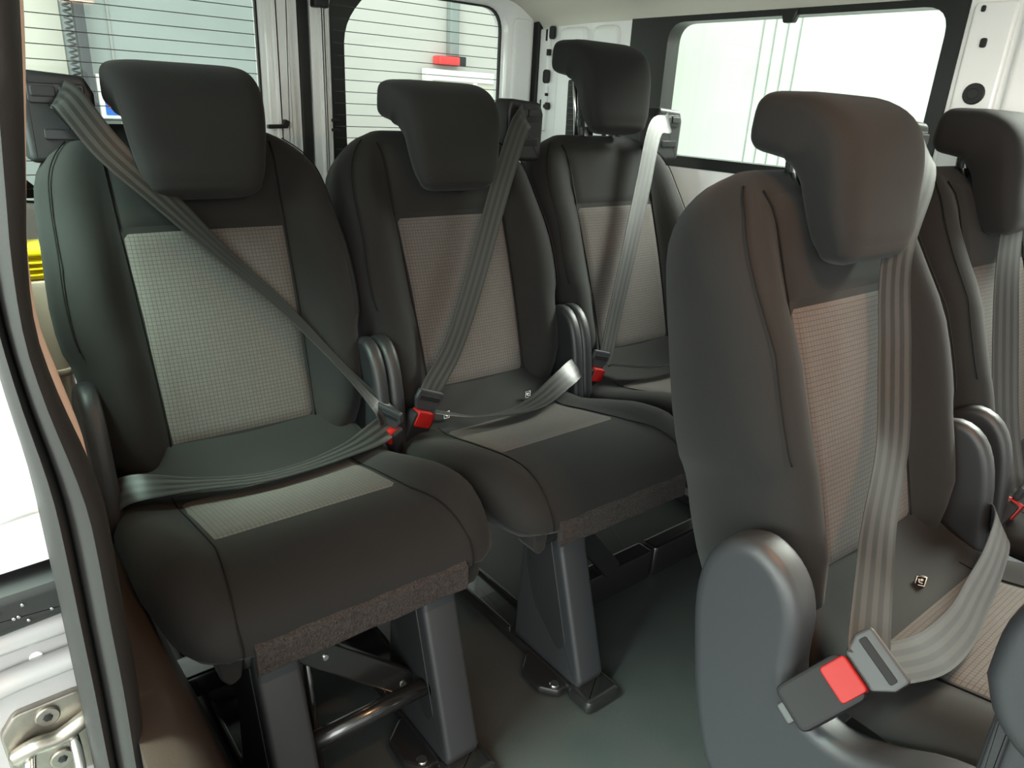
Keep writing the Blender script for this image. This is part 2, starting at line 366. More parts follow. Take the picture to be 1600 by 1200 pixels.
# rear doors: painted frame, glass, printed border, heater wires
def rear_door(name, x0, x1, wx0, wx1, frit_left, frit_right, label_side):
    root = empty(name); tag(root, kind='structure')
    zw0, zw1, y0, y1 = .70, 1.275, YR, YR+.05
    hole = rrect(wx0, wx1, zw0, zw1, .075, 7); cx, cz = (wx0+wx1)/2, (zw0+zw1)/2; outer = []
    ox0, ox1, oz0, oz1 = x0, x1, -.02, 1.36
    for u, v in hole:
        du, dv = u-cx, v-cz; k = min(((ox1-cx) if du > 0 else (cx-ox0))/max(abs(du), 1e-6), ((oz1-cz) if dv > 0 else (cz-oz0))/max(abs(dv), 1e-6))
        outer.append((cx+du*k, cz+dv*k))
    hole_in = inset2d(hole, -.018)
    R = lambda pl, yy: [(u, yy, v) for u, v in pl]
    V, F = loft([R(outer, y1), R(outer, y0), R(hole_in, y0-.004), R(inset2d(hole, -.006), y0+.008), R(hole, y0+.02), R(hole, y1)], cap=False)
    auto_smooth(mesh_obj('door_frame', V, F, 'paint_white', root), 50)
    V, F = loft([R(inset2d(hole, -.004), y0+.018), R(inset2d(hole, .004), y0+.018), R(inset2d(hole, .004), y0+.03), R(inset2d(hole, -.004), y0+.03)], cap=False)
    auto_smooth(mesh_obj('glass_seal', V, F, 'rubber_black', root))
    mesh_pane = plate_y('window_pane', rrect(wx0-.005, wx1+.005, zw0-.005, zw1+.005, .075, 7), y0+.030, y0+.034, .001, 'glass_tint', root)
    gx0, gx1 = wx0+frit_left, wx1-frit_right
    for a, b_, edge in ((wx0, gx0, 0), (gx1, wx1, 1)):
        if b_-a < .01: continue
        # printed border: straight outer edge, curved inner edge
        inner = []; outer2 = []
        for k in range(25):
            v = zw0+.01+(zw1-zw0-.02)*k/24
            e = min(v-zw0, zw1-v); bulge = .10*max(0, 1-e/.16)**2.2
            xi = (gx0+bulge) if edge == 0 else (gx1-bulge); xo = a if edge == 0 else b_
            inner.append((xi, v)); outer2.append((xo, v))
        poly = outer2+inner[::-1]
        V, F = loft([[(u, y0+.0285, v) for u, v in poly], [(u, y0+.0297, v) for u, v in poly]]); mesh_obj('printed_border', V, F, 'frit_black', root, smooth=False)
    mesh = None
    z = .732
    while z < 1.262:
        if mesh is None:
            V, F = tube_geo([(wx0+.012, y0+.0275, 0), (wx1-.006, y0+.0275, 0)], .0012, 5); o = mesh_obj('heater_wire', V, F, 'wire', root); mesh = o.data
        else: o = mesh_obj('heater_wire', None, None, None, root, mesh=mesh)
        o.location = (0, 0, z); z += .0325
    return root
d1 = rear_door('door_1', -.33, .515, -.235, .412, .02, .0, 'near')
d2 = rear_door('door_2', .553, 1.355, .620, 1.232, .048, .0, 'far')
# hinge side edge profiles of the doors, centre seal, corner seal
def seal_strip(name, x0, x1, y0, y1, z0, z1): tag(plate_z(name, rrect(x0, x1, y0, y1, .006, 3), z0, z1, .002, 'rubber_black', None), kind='structure')
seal_strip('trim_1', .518, .550, YR+.002, YR+.05, -.02, 1.34)
seal_strip('trim_2', 1.357, 1.379, YR-.025, YR+.04, .0, 1.262)
for rt, xs in ((d1, (.424, .508)), (d2, (.560, .607))):
    plate_y('frame_rib', rrect(xs[0]+.014, xs[1]-.012, .05, 1.30, .012), YR-.016, YR+.01, .012, 'paint_white', rt)
plate_y('frame_rib', rrect(1.262, 1.345, .05, 1.25, .02), YR-.016, YR+.01, .012, 'paint_white', d2)
for z in (.885, .912):
    box('wire_clip', .606, .632, YR-.004, YR+.024, z-.004, z+.004, 'plastic_black', d2, .0015)
hk = plate_y('coat_hook', rounded_poly([(.405, .885), (.462, .888), (.470, .905), (.455, .912), (.448, .898), (.405, .896)], .004), YR-.03, YR-.015, .002, 'plastic_black', d1)
lk = box('upper_latch', .555, .600, YR-.03, YR+.005, 1.203, 1.235, 'plastic_black', d2, .005)

# ------------------------------------------------------------------ the door opening beside the camera
def body_seal():
    # fat rubber seal with trim lip, lofted down the rear edge of the sliding door opening
    xr = [(-.02, -.296), (.32, -.298), (.445, -.296), (.523, -.297), (.60, -.297), (.64, -.2985), (.681, -.305), (.743, -.3175), (.798, -.324), (.859, -.320), (.906, -.313), (1.034, -.296), (1.30, -.270)]
    xl = [(-.02, -.347), (.65, -.347), (.76, -.354), (.9, -.36), (1.3, -.35)]
    rows = []; rowsg = []
    for k in range(60):
        z = -.02+1.32*k/59; a, b_ = smoothtab(xl, z), smoothtab(xr, z); wd = b_-a
        y = -.50
        # cross-section: outer lip, groove, main lobe
        sec = [(0, .030), (.02, .010), (.10, -.004), (.22, -.010), (.32, -.006), (.37, .003), (.42, -.004), (.52, -.016), (.66, -.021), (.80, -.017), (.92, -.004), (1.0, .014), (.98, .030)]
        rows.append([(a+wd*u, y+d, z) for u, d in sec])
    V, F = loft(rows); o = auto_smooth(mesh_obj('door_seal', V, F, 'rubber_seal'), 60)
    return tag(o, 'thick dark grey rubber seal running down the edge of the door opening', 'door seal')
body_seal()
def pillar_trim():
    xr = [(.62, -.300), (.681, -.297), (.743, -.306), (.798, -.314), (.859, -.312), (.906, -.305), (1.034, -.286), (1.30, -.262)]
    rows = []
    for k in range(40):
        z = .62+.66*k/39; b_ = smoothtab(xr, z)-.006
        rows.append([(b_-.035, -.47, z), (b_-.006, -.475, z), (b_, -.47, z), (b_+.001, -.455, z), (b_-.004, -.43, z), (b_-.03, -.42, z)])
    V, F = loft(rows); o = auto_smooth(mesh_obj('trim_3', V, F, 'trim_beige'), 60); tag(o, kind='structure')
pillar_trim()
# white jamb outside the seal, with the striker; black seal band above; the slid-back door edge
jamb = empty('trim_4'); tag(jamb, kind='structure')
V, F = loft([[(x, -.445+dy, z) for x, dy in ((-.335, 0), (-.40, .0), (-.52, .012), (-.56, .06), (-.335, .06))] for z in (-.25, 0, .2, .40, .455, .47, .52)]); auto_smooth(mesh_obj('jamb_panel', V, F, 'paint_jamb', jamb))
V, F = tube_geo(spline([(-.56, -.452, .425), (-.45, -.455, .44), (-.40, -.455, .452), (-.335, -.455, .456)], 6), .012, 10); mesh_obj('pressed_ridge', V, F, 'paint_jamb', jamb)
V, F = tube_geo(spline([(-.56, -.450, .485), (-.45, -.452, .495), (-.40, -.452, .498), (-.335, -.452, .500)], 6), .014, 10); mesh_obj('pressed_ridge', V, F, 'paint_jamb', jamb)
disc('plug', (-.372, -.444, .462), (0, -1, 0), .006, .002, 'paint_white', jamb)
bs = plate_y('seal_band', rounded_poly([(-.56, .500), (-.33, .520), (-.33, .560), (-.56, .552)], .012), -.475, -.42, .008, 'rubber_black', jamb)
for i in range(14):
    disc('water_drop', (-.43+.09*random.random(), -.4755, .525+.02*random.random()), (0, -1, 0), .0016, .001, 'steel', bs, 8)
sd = plate_y('door_edge_panel', rounded_poly([(-.58, .556), (-.335, .568), (-.345, 1.28), (-.58, 1.28)], .01), -.455, -.40, .006, 'paint_white', jamb)
V, F = tube_geo([(-.57, -.456, .610), (-.42, -.456, .618), (-.34, -.456, .628)], .006, 8); mesh_obj('pressed_ridge', V, F, 'paint_white', jamb)
st = empty('door_striker', (-.378, -.447, .372)); tag(st, 'bare metal latch striker with wire loop and two screws on white jamb', 'striker')
plate_y('mounting_plate', rounded_poly([(-.034, -.03), (-.012, -.062), (.040, -.062), (.040, .040), (-.022, .038), (-.036, .018)], .012, 5), -.006, .004, .002, 'zinc', st)
V, F = tube_geo(spline([(-.028, -.010, -.008), (-.012, -.016, .002), (.008, -.016, .000), (.030, -.014, .008), (.040, -.010, .010)], 5), [.009]*4+[.0085]*17, 8); mesh_obj('raised_bead', V, F, 'zinc', st)
tube('wire_loop', spline([(-.016, -.008, -.008), (-.020, -.03, -.026), (-.016, -.045, -.046), (.002, -.046, -.046), (.018, -.042, -.036), (.021, -.028, -.018), (.020, -.008, -.002)], 5), .0052, 'steel', st, 10)
for x, z in ((.004, .024), (.008, -.034)):
    s = disc('screw', (x, -.0055, z), (0, -1, 0), .011, .004, 'zinc', st, 18); disc('screw_socket', (x, -.0095, z), (0, -1, 0), .0045, .0008, 'plastic_gloss', s, 6)
# wheel housing trim beside the nearest seat
def wheel_trim():
    rows = []
    for k in range(12):
        y = -.62+.72*k/11; zt = .36+.04*math.sin(math.pi*k/11); xi = -.185+.012*math.sin(math.pi*k/11)
        rows.append([(-.308, y, 0), (-.308, y, zt), (-.280, y, zt-.008), (-.255, y, zt-.03), (-.225, y, zt-.13), (-.205, y, zt-.23), (xi, y, .05), (xi+.01, y, 0.001)])
    V, F = loft(rows); return auto_smooth(mesh_obj('wheel_housing_trim', V, F, 'trim_brown'), 50)
tag(wheel_trim(), 'dark brown moulded wheel housing trim between door seal and nearest seat leg', 'trim panel')
# beige lower side trim behind the seat with a yellow plastic case on it
bt = empty('side_trim_bin', (-.27, .38, 0)); tag(bt, 'beige moulded side trim bin behind the nearest seat', 'trim panel')
plate_z('body', rrect(-.05, .060, -.02, .30, .03), 0.0, .645, .012, 'trim_beige', bt); plate_z('collar', rrect(-.054, .064, -.024, .304, .03), .46, .475, .004, 'trim_beige', bt)
yc = empty('yellow_case', (-.262, .42, .645)); tag(yc, 'small bright yellow ribbed case behind the nearest seat', 'case')
plate_z('body', rrect(-.04, .05, -.05, .06, .008), 0, .04, .004, 'yellow', yc)
for k in range(3): plate_z('rib', rrect(-.043, .053, -.053, .063, .008), .006+.011*k, .011+.011*k, .002, 'yellow', yc)
plate_z('lid', rrect(-.043, .053, -.053, .063, .008), .04, .054, .004, 'yellow', yc)

# ------------------------------------------------------------------ seats
def bk(x, d, h):   # backrest coordinates -> seat coordinates (reclined plane)
    return (x, .046+.333*h-.943*d, .428+.943*h+.333*d)
WTAB = [(-.06, .205), (0.0, .228), (.05, .236), (.09, .240), (.125, .240), (.150, .244), (.175, .253), (.24, .256), (.32, .250), (.40, .243), (.45, .232), (.49, .206), (.52, .168), (.535, .13)]
def d_front(x, h):
    w_ = max(smoothtab(WTAB, h), .05); ins = .128+.010*max(0, min(1, h/.35)); a = abs(x)
    fade = 1 if h < .30 else max(0.12, 1-(h-.30)/.22)
    fade *= min(1, max(.35, (h+.10)/.12))
    if a <= ins: base = .004*math.cos(math.pi/2*a/ins)
    else:
        t = (a-ins)/max(w_-ins, .02); t = min(1, t)
        base = .042*fade*math.sin(math.pi/2*min(1, t/.55))**1.5 if t < .55 else .042*fade
    top = 0 if h < .46 else -.030*((h-.46)/.08)**2
    bulge = .006*math.sin(math.pi*max(0, min(1, (h+.02)/.40)))
    return base+top+bulge
def backrest_geo():
    rows = []; nf, nb = 37, 21
    hs = [-.06, -.055, -.04, -.01, .03, .07, .10, .125, .14, .155, .17, .20, .24, .28, .32, .36, .40, .43, .455, .475, .49, .503, .514, .523, .530, .535]
    for h in hs:
        w_ = smoothtab(WTAB, h); T = .140-.022*max(0, min(1, h/.5)); loop = []
        top = max(0, (h-.44)/.095); squash = math.sqrt(max(0.0, 1-top**2.6)); bot = 1 if h > -.04 else .6+.4*(h+.06)/.02
        mid = -.045
        for k in range(nf):
            u = -1+2*k/(nf-1); u = math.sin(u*math.pi/2)*.45+u*.55; x = u*w_; d = d_front(x, h)
            if abs(u) > .80: d -= .050*(1-math.sqrt(max(0, 1-((abs(u)-.80)/.20)**2)))
            d = mid+(d-mid)*(.25+.75*squash)*bot; loop.append(bk(x, d, h))
        for k in range(nb):
            u = 1-2*(k+.5)/nb; x = u*w_; d = -T
            if abs(u) > .84: d += .030*(1-math.sqrt(max(0, 1-((abs(u)-.84)/.16)**2)))
            d = mid+(d-mid)*(.25+.75*squash)*bot; loop.append(bk(x, d, h))
        rows.append(loop)
    return loft(rows)
def front_at(x, h):
    w_ = smoothtab(WTAB, h); top = max(0, (h-.44)/.095); squash = math.sqrt(max(0.0, 1-top**2.6)); mid = -.045
    bot = 1 if h > -.04 else .6+.4*(h+.06)/.02
    d = d_front(x, h); u = abs(x)/w_
    # invert of the u warp is not needed: rounding starts near the rim only
    if u > .86: d -= .050*(1-math.sqrt(max(0, 1-min(1, (u-.86)/.14)**2)))
    return mid+(d-mid)*(.25+.75*squash)*bot
def patch(fn, nu, nv, off):
    # closed thin pillow patch; fn(u,v,offset)->3D
    V = []; F = []
    for j in range(nv):
        for i in range(nu): 
            u, v = i/(nu-1), j/(nv-1); e = min(i, nu-1-i, j, nv-1-j); V.append(fn(u, v, off if e > 0 else -.002))
    for j in range(nv-1):
        for i in range(nu-1): F.append((j*nu+i, j*nu+i+1, (j+1)*nu+i+1, (j+1)*nu+i))
    return V, F
def insert_geo():
    def fn(u, v, o):
        ee = lambda t: t if 0 < t < 1 else t
        h = -.012+.362*v; ins = .128+.010*max(0, min(1, h/.35)); x = (2*u-1)*ins
        return bk(x, d_front(x, h)+o, h)
    return patch(fn, 24, 30, .0035)
def head_panel_geo():
    def fn(u, v, o):
        h = .352+.150*v; ins = .138+.004*v; x = (2*u-1)*ins
        return bk(x, front_at(x, h)+o, h)
    return patch(fn, 20, 14, .003)
# cushion: rows along y, top surface with side bolsters
CW = [(-.415, .190), (-.405, .212), (-.38, .232), (-.33, .247), (-.25, .256), (-.15, .254), (-.06, .246), (-.01, .232), (.03, .215), (.06, .20)]
def cush_top(x, y):
    base = smoothtab([(-.415, .345), (-.405, .368), (-.38, .388), (-.34, .401), (-.29, .402), (-.24, .396), (-.15, .380), (-.05, .363), (-.01, .378), (.02, .400), (.045, .424), (.07, .435)], y)
    w_ = smoothtab(CW, y); a = abs(x); ins = .150; b_ = 0
    if a > ins: b_ = .024*math.sin(math.pi/2*min(1, (a-ins)/.055))**1.4*min(1, max(0, (y+.41)/.10))*max(.15, min(1, (-.01-y)/.22))
    return base+b_
def cushion_geo():
    rows = []; nf = 33
    for y in [-.415, -.412, -.405, -.395, -.38, -.36, -.34, -.31, -.28, -.25, -.22, -.18, -.14, -.10, -.06, -.03, 0.0, .02, .04, .06, .07]:
        w_ = smoothtab(CW, y); loop = []; zb = .314+.014*max(0, (-.385-y)/.03)
        for k in range(nf):
            u = -1+2*k/(nf-1); u = math.sin(u*math.pi/2)*.5+u*.5; x = u*w_; z = cush_top(x, y)
            if abs(u) > .78: z -= min(.060, .62*(z-zb))*(1-math.sqrt(max(0, 1-((abs(u)-.78)/.22)**2)))
            loop.append((x, y, z))
        for k in range(15):
            u = 1-2*(k+.5)/15; z = zb+.016*max(0, (abs(u)-.80)/.20)**2
            loop.append((u*w_*.985, y, z))
        rows.append(loop)
    return loft(rows)
def cushion_insert_geo():
    def fn(u, v, o):
        y = -.240+.190*v; x = (2*u-1)*.152; return (x, y, cush_top(x, y)+o)
    return patch(fn, 20, 14, .0035)
def flap_geo():
    rows = []
    for k in range(9):
        x = -.158+.316*k/8; wv = .0015*math.sin(k*2.1)
        rows.append([(x, -.414+wv, .347), (x, -.4215+wv, .340), (x, -.4225+wv, .304), (x, -.4185+wv, .2995), (x, -.414+wv, .302), (x, -.410, .330), (x, -.406, .346)])
    return loft(rows)
def headrest_geo():
    # rounded slab swept from the rear lobe over the top and down the front
    path = spline([(.264, .980, .040), (.240, .978, .042), (.212, .974, .045), (.190, .958, .049), (.177, .930, .047), (.169, .898, .043), (.161, .868, .040), (.154, .845, .037), (.149, .828, .031)], 4)
    P = [Vector((v.x, v.y)) for v in path]; T = [v.z for v in path]; rows = []; N = len(P); m = 40
    for i, p in enumerate(P):
        t = (P[min(i+1, N-1)]-P[max(i-1, 0)]).normalized(); nn = Vector((-t.y, t.x))
        W = smoothtab([(.80, .080), (.828, .092), (.845, .099), (.87, .105), (.92, .112), (.97, .116), (1.02, .115)], p.y)
        ring = []
        for k in range(m):
            a = 2*math.pi*k/m; c, s_ = math.cos(a), math.sin(a); e = .30
            cx = math.copysign(abs(c)**e, c); cy = math.copysign(abs(s_)**(e*1.6), s_)
            tp = max(0, min(1, (i/(N-1)-.30)/.25))
            ring.append((cx*(1-.24*tp*max(0, (cy+.4)/1.4)), cy))
        rows.append((p, t, nn, W, T[i], ring))
    out = []
    def emit(p, t, nn, W, th, ring, sh, adv):
        q = p+t*adv; out.append([(cx*(W-.042*(1-sh)), (q+nn*cy*th*sh).x, (q+nn*cy*th*sh).y) for cx, cy in ring])
    p, t, nn, W, th, ring = rows[0]
    for k in range(1, 6): a = math.pi/2*k/6; emit(p, t, nn, W, th, ring, math.sin(a), -.024*math.cos(a))
    for r in rows: emit(*r, 1.0, 0.0)
    p, t, nn, W, th, ring = rows[-1]
    for k in range(5, 0, -1): a = math.pi/2*k/6; emit(p, t, nn, W, th, ring, math.sin(a), .020*math.cos(a))
    return loft(out)
GEO = {}
def shared(name, key, fn, mat, parent, sharp=None):
    if key not in GEO:
        V, F = fn(); o = mesh_obj(name, V, F, mat, parent); GEO[key] = o.data
        if sharp: auto_smooth(o, sharp)
        return o
    return mesh_obj(name, None, None, None, parent, mesh=GEO[key])
def seam_geo(side):
    pts = [bk(side*(.128+.010*max(0, min(1, h/.35))), d_front(.13, h)+.0012, h) for h in [-.01+.36*k/14 for k in range(15)]]
    pts += [bk(side*(.138+.004*k/6), front_at(.139, .36+.142*k/6)+.003, .36+.142*k/6) for k in range(7)]
    return tube_geo(pts, .0014, 5)
def rim_seam_geo(side):
    pts = []
    for k in range(24):
        h = .165+.345*k/23; x = smoothtab(WTAB, h)*.93; pts.append(bk(side*x, front_at(x, h)+.0004, h))
    return tube_geo(spline(pts, 2), .0012, 5)
def cushion_seam_geo(side):
    pts = []
    for k in range(14):
        y = -.405+.37*k/13; x = .152+(.02*max(0, (-.26-y)/.14)); pts.append((side*x, y, cush_top(x, y)+.0012))
    pts = [(side*.172, -.416, .335), (side*.172, -.4155, .348)]+pts
    return tube_geo(spline(pts, 2), .0012, 5)
def hinge_cover(parent, side, arm):
    if arm:
        pts = [(.030, .150), (.062, .180), (.090, .255), (.108, .340), (.118, .410), (.113, .465), (.090, .505), (.055, .524), (.020, .516), (-.008, .490), (-.023, .450), (-.026, .400), (-.034, .365), (-.060, .343), (-.100, .340), (-.140, .356), (-.190, .384), (-.26, .398), (-.36, .385), (-.39, .33), (-.36, .255), (-.20, .205), (-.06, .165)]
        poly = [(v.x, v.y) for v in spline([(a, b_, 0) for a, b_ in pts+pts[:1]], 3)][:-1]; x0, x1, bev = side*.255, side*.310, .017
    else:
        pts = [(.06, .300), (.108, .33), (.108, .49), (.085, .535), (.045, .556), (.006, .540), (-.020, .49), (-.036, .40), (-.040, .31)]
        poly = [(v.x, v.y) for v in spline([(a, b_, 0) for a, b_ in pts+pts[:1]], 3)][:-1]; x0, x1, bev = side*.222, side*.252, .012
    V, F = plate_geo(poly, x0, x1, bev, lambda u, v, t: (t, u, v), 5)
    o = mesh_obj('hinge_cover', V, F, 'plastic_grey' if arm else 'plastic_black', parent); auto_smooth(o, 50); o['label'] = 'rounded dark plastic hinge cover'
    return o
def belt_guide(parent, side, cx=.245):
    c = side*cx
    o = plate_y('belt_guide', rounded_poly([(c-.050, .86), (c+.050, .86), (c+.052, .965), (c+.040, .990), (c-.048, .996), (c-.054, .97)], .012, 4), .222, .285, .008, 'plastic_black', parent, 3); o['label'] = 'black plastic shoulder belt outlet'
    a = plate_y('outlet_recess', rrect(c-.040, c+.038, .948, .978, .006), .2195, .226, .002, 'plastic_gloss', o)
    plate_y('release_lever', rrect(c-.036, c-.002, .958, .974, .004), .215, .223, .002, 'plastic_black', o); plate_y('release_lever', rrect(c+.002, c+.034, .958, .974, .004), .215, .223, .002, 'plastic_black', o)
    plate_y('lower_slot', rrect(c-.026, c+.036, .895, .912, .004), .2195, .226, .002, 'plastic_gloss', o)
    return o
def buckle(parent, c, up, face, red_up=True):
    # up = direction the buckle points (towards the tongue), face = direction of its wide face
    c, up, face = Vector(c), Vector(up).normalized(), Vector(face); face = (face-up*face.dot(up)).normalized(); s = up.cross(face)
    o = basis_box('buckle', c, s*.027, up*.042, face*.014, 'buckle_black', parent, .004, .010); o['label'] = 'black seat belt buckle'
    b_ = basis_box('release_button', c+up*.030+face*.004, s*.021, up*.016, face*.0125, 'red_button', o, .002, .005); b_['label'] = 'red release button'
    basis_box('stalk', c-up*.044, s*.012, up*.008, face*.004, 'plastic_black', o, .002, .004)
    return c+up*.045, s
def tongue(parent, c, up, face, width=.03):
    c, up, face = Vector(c), Vector(up).normalized(), Vector(face); face = (face-up*face.dot(up)).normalized(); s = up.cross(face)
    hole = rrect(-.026, .026, .010, .018, .003, 3); outer = rounded_poly([(-.022, -.012), (.022, -.012), (.034, .010), (.033, .030), (-.033, .030), (-.034, .010)], .006, 4)
    V, F = plate_geo(outer, -.005, .005, .003, lambda u, v, t: c+s*u+up*v+face*t, 2); o = auto_smooth(mesh_obj('tongue', V, F, 'plastic_grey', parent)); o['label'] = 'grey plastic belt tongue'
    V, F = plate_geo(rrect(-.027, .027, .009, .019, .003), -.0056, .0056, .0008, lambda u, v, t: c+s*u+up*v+face*t, 1)
    mesh_obj('tongue_slot', V, F, 'buckle_black', o) if parent.parent is None else None
    V, F = plate_geo(rrect(-.011, .011, -.035, -.008, .002), -.0012, .0012, .0005, lambda u, v, t: c+s*u+up*v+face*t, 1)
    return o
def seat_leg(parent, side, cx, ry=.30):
    # plastic covered leg with metal foot and floor rail
    sx = side*cx
    prof = rounded_poly([(-.300, .300), (-.395, .310), (-.402, .270), (-.475, .040), (-.470, .022), (-.288, .022), (-.292, .16)], .012, 4)
    leg = plate_x('leg', prof, sx-.030, sx+.030, .008, 'plastic_grey', parent, 3); leg['label'] = 'dark plastic clad leg'
    inset = rounded_poly([(-.312, .285), (-.372, .292), (-.380, .262), (-.432, .095), (-.415, .070), (-.345, .13), (-.315, .2)], .014, 4)
    for s in (-1, 1): plate_x('recessed_panel', inset, sx+s*.028, sx+s*.0315, .0012, 'plastic_black', leg)
    rail = box('floor_rail', sx-.034, sx+.034, -.495, ry, .0015, .022, 'metal_black', parent, .004); rail['label'] = 'glossy black metal floor rail'
    for s in (-1, 1): box('rail_lip', sx+s*.030-.004, sx+s*.030+.004, -.28, ry-.002, .018, .031, 'metal_black', rail, .0025)
    box('end_cap', sx-.040, sx+.040, -.512, -.452, .0015, .028, 'metal_black', rail, .008)
    plate_z('latch_tab', rounded_poly([(sx-.075, -.37), (sx-.028, -.33), (sx-.028, -.45), (sx-.055, -.45), (sx-.078, -.42)], .012, 4), .004, .020, .004, 'metal_black', rail)
    disc('bolt', (sx-.010, -.10, .022), (0, 0, 1), .008, .006, 'steel', rail, 8); disc('bolt', (sx-.052, -.435, .020), (0, 0, 1), .009, .004, 'steel', rail, 10)
    return leg
def isofix_tag(parent, x, y, z, turn=0):
    o = plate_y('anchor_tag', rrect(x-.0075, x+.0075, z-.0085, z+.0085, .003), y-.0018, y, .0005, 'plastic_gloss', parent); o['label'] = 'small child seat anchor tag with white symbol'
    r = .0062
    outl = [(x-r, z-r-.001), (x+r, z-r-.001), (x+r, z+r+.001), (x-r, z+r+.001)]
    V, F = tube_geo([(u, y-.0022, v) for u, v in outl+outl[:1]], .0009, 4); mesh_obj('symbol_frame', V, F, 'white_print', o)
    V, F = tube_geo([(x-.003, y-.0022, z+.003), (x-.002, y-.0022, z-.002), (x+.003, y-.0022, z-.0035)], .0011, 5); mesh_obj('symbol_seat', V, F, 'white_print', o)
    disc('symbol_head', (x+.001, y-.0016, z+.002), (0, -1, 0), .0022, .0008, 'white_print', o, 8)
    c = Vector((x, y, z)); o.matrix_local = Matrix.Translation(c) @ Matrix.Rotation(math.radians(turn), 4, 'Z') @ Matrix.Translation(-c)

def seat(loc, label, side, head_raise=0.0, arm=False, legs=True, shoulder=None, lap=None, tags=(), anchor=None, gx=.245, group=None, buck=None, leg_sides=(-1, 1), long_bar=None):
    root = empty('passenger_seat', loc); tag(root, label, 'seat', group)
    b_ = shared('backrest', 'back', backrest_geo, 'fabric_dark', root)
    o = shared('insert_panel', 'ins', insert_geo, 'fabric_grid_back', b_); o['label'] = 'grey grid-woven fabric panel'
    shared('upper_panel', 'hp', head_panel_geo, 'fabric_dark', b_)
    for s in (-1, 1):
        shared('seam', ('seam', s), lambda: seam_geo(s), 'thread', b_); shared('seam', ('rim', s), lambda: rim_seam_geo(s), 'thread', b_)
    c = shared('seat_cushion', 'cush', cushion_geo, 'fabric_dark', root)
    o = shared('insert_panel', 'cins', cushion_insert_geo, 'fabric_grid_seat', c); o['label'] = 'grey grid-woven fabric panel'
    for s in (-1, 1): shared('seam', ('cs', s), lambda: cushion_seam_geo(s), 'thread', c)
    o = shared('carpet_flap', 'flap', flap_geo, 'carpet', root, 40); o['label'] = 'rough dark brown carpet flap'
    hr = shared('headrest', 'head', headrest_geo, 'fabric_dark', root); hr.location = (0, .35*head_raise, head_raise)
    for s in (-1, 1):
        V, F = tube_geo([(s*.050, .252-.02, .90-head_raise*.95), (s*.050, .258, .965)], .0062, 12); mesh_obj('post', V, F, 'steel', hr)
        V, F = disc_geo((s*.050, .236, .918), (0, .1, 1), .016, .022, 16); cl = auto_smooth(mesh_obj('post_collar', V, F, 'plastic_gloss', root))
    for s in (-1, 1): hinge_cover(root, s, arm and s < 0)
    for s in (-1, 1):
        tb = plate_y('corner_tab', rounded_poly([(s*.166, .335), (s*.200, .335), (s*.197, .300), (s*.186, .284), (s*.172, .292)], .009, 4), -.400, -.350, .004, 'fabric_dark', root, 3)
    pan = box('seat_pan', -.17, .17, -.385, .05, .285, .325, 'metal_black', root, .006)
    belt_guide(root, side, gx)
    if long_bar:
        box('cross_beam', long_bar[0], long_bar[1], -.305, -.262, .003, .078, 'metal_black', root, .006)
        br = basis_box('diagonal_brace', (.024, -.325, .180), Vector((.075, .005, -.088)), Vector((.016, 0, .0137)), Vector((0, .008, 0)), 'metal_black', root, .003, .012); disc('rivet', (-.035, -.333, .248), (0, -1, 0), .005, .002, 'steel', br, 10)
    if legs and not long_bar:
        for s in leg_sides: seat_leg(root, s, legs, .30 if loc[1] > -.4 else .04)
        V, F = tube_geo([(-.12, -.405, .135), (.12, -.405, .135)], .014, 12); mesh_obj('cross_bar', V, F, 'metal_black', root)
        V, F = tube_geo([(-.12, -.30, .25), (.12, -.30, .25)], .010, 12); mesh_obj('cross_bar', V, F, 'metal_black', root)
        for s in (-1, 1):
            V, F = tube_geo([(s*.105, -.405, .135), (s*.095, -.405, .135)], .019, 12); mesh_obj('collar', V, F, 'steel', root)
        br = basis_box('diagonal_brace', (.012, -.365, .185), Vector((.092, 0, -.085)), Vector((.014, 0, .0155)), Vector((0, .008, 0)), 'metal_black', root, .003, .012); disc('rivet', (-.050, -.373, .242), (0, -1, 0), .005, .002, 'steel', br, 10); disc('rivet', (.075, -.373, .125), (0, -1, 0), .006, .002, 'steel', br, 10)
        V, F = tube_geo([(-.075, -.36, .28), (-.065, -.37, .03)], .006, 8); mesh_obj('rod', V, F, 'metal_black', root)
        basis_box('cross_member', (0, -.10, .062), (.20, 0, 0), (0, .030, 0), (0, 0, .022), 'metal_black', root, .005)
    if legs and long_bar:
        for s in leg_sides: seat_leg(root, s, legs)
    for t in tags: isofix_tag(root, *t)
    if buck:
        bc, bup, bface = buck
        buckle(root, bc, bup, bface)
    if shoulder:
        pts, nrm = shoulder[:2]; o = ribbon('shoulder_belt', pts, nrm, .047, 'webbing', root, widths=shoulder[2] if len(shoulder) > 2 else None); o['label'] = 'dark woven shoulder belt'
        if buck:
            bc, bup, bface = buck; u = Vector(bup).normalized(); tongue(root, Vector(bc)+u*.058, u, bface)
    if lap:
        o = ribbon('lap_belt', lap[0], lap[1], .047, 'webbing', root, widths=lap[2] if len(lap) > 2 else None); o['label'] = 'dark woven lap belt'
    return root

def mir(pts): return [(-x, y, z) for x, y, z in pts]
GR = 'seats of the back row'; GF = 'seats of the front row'
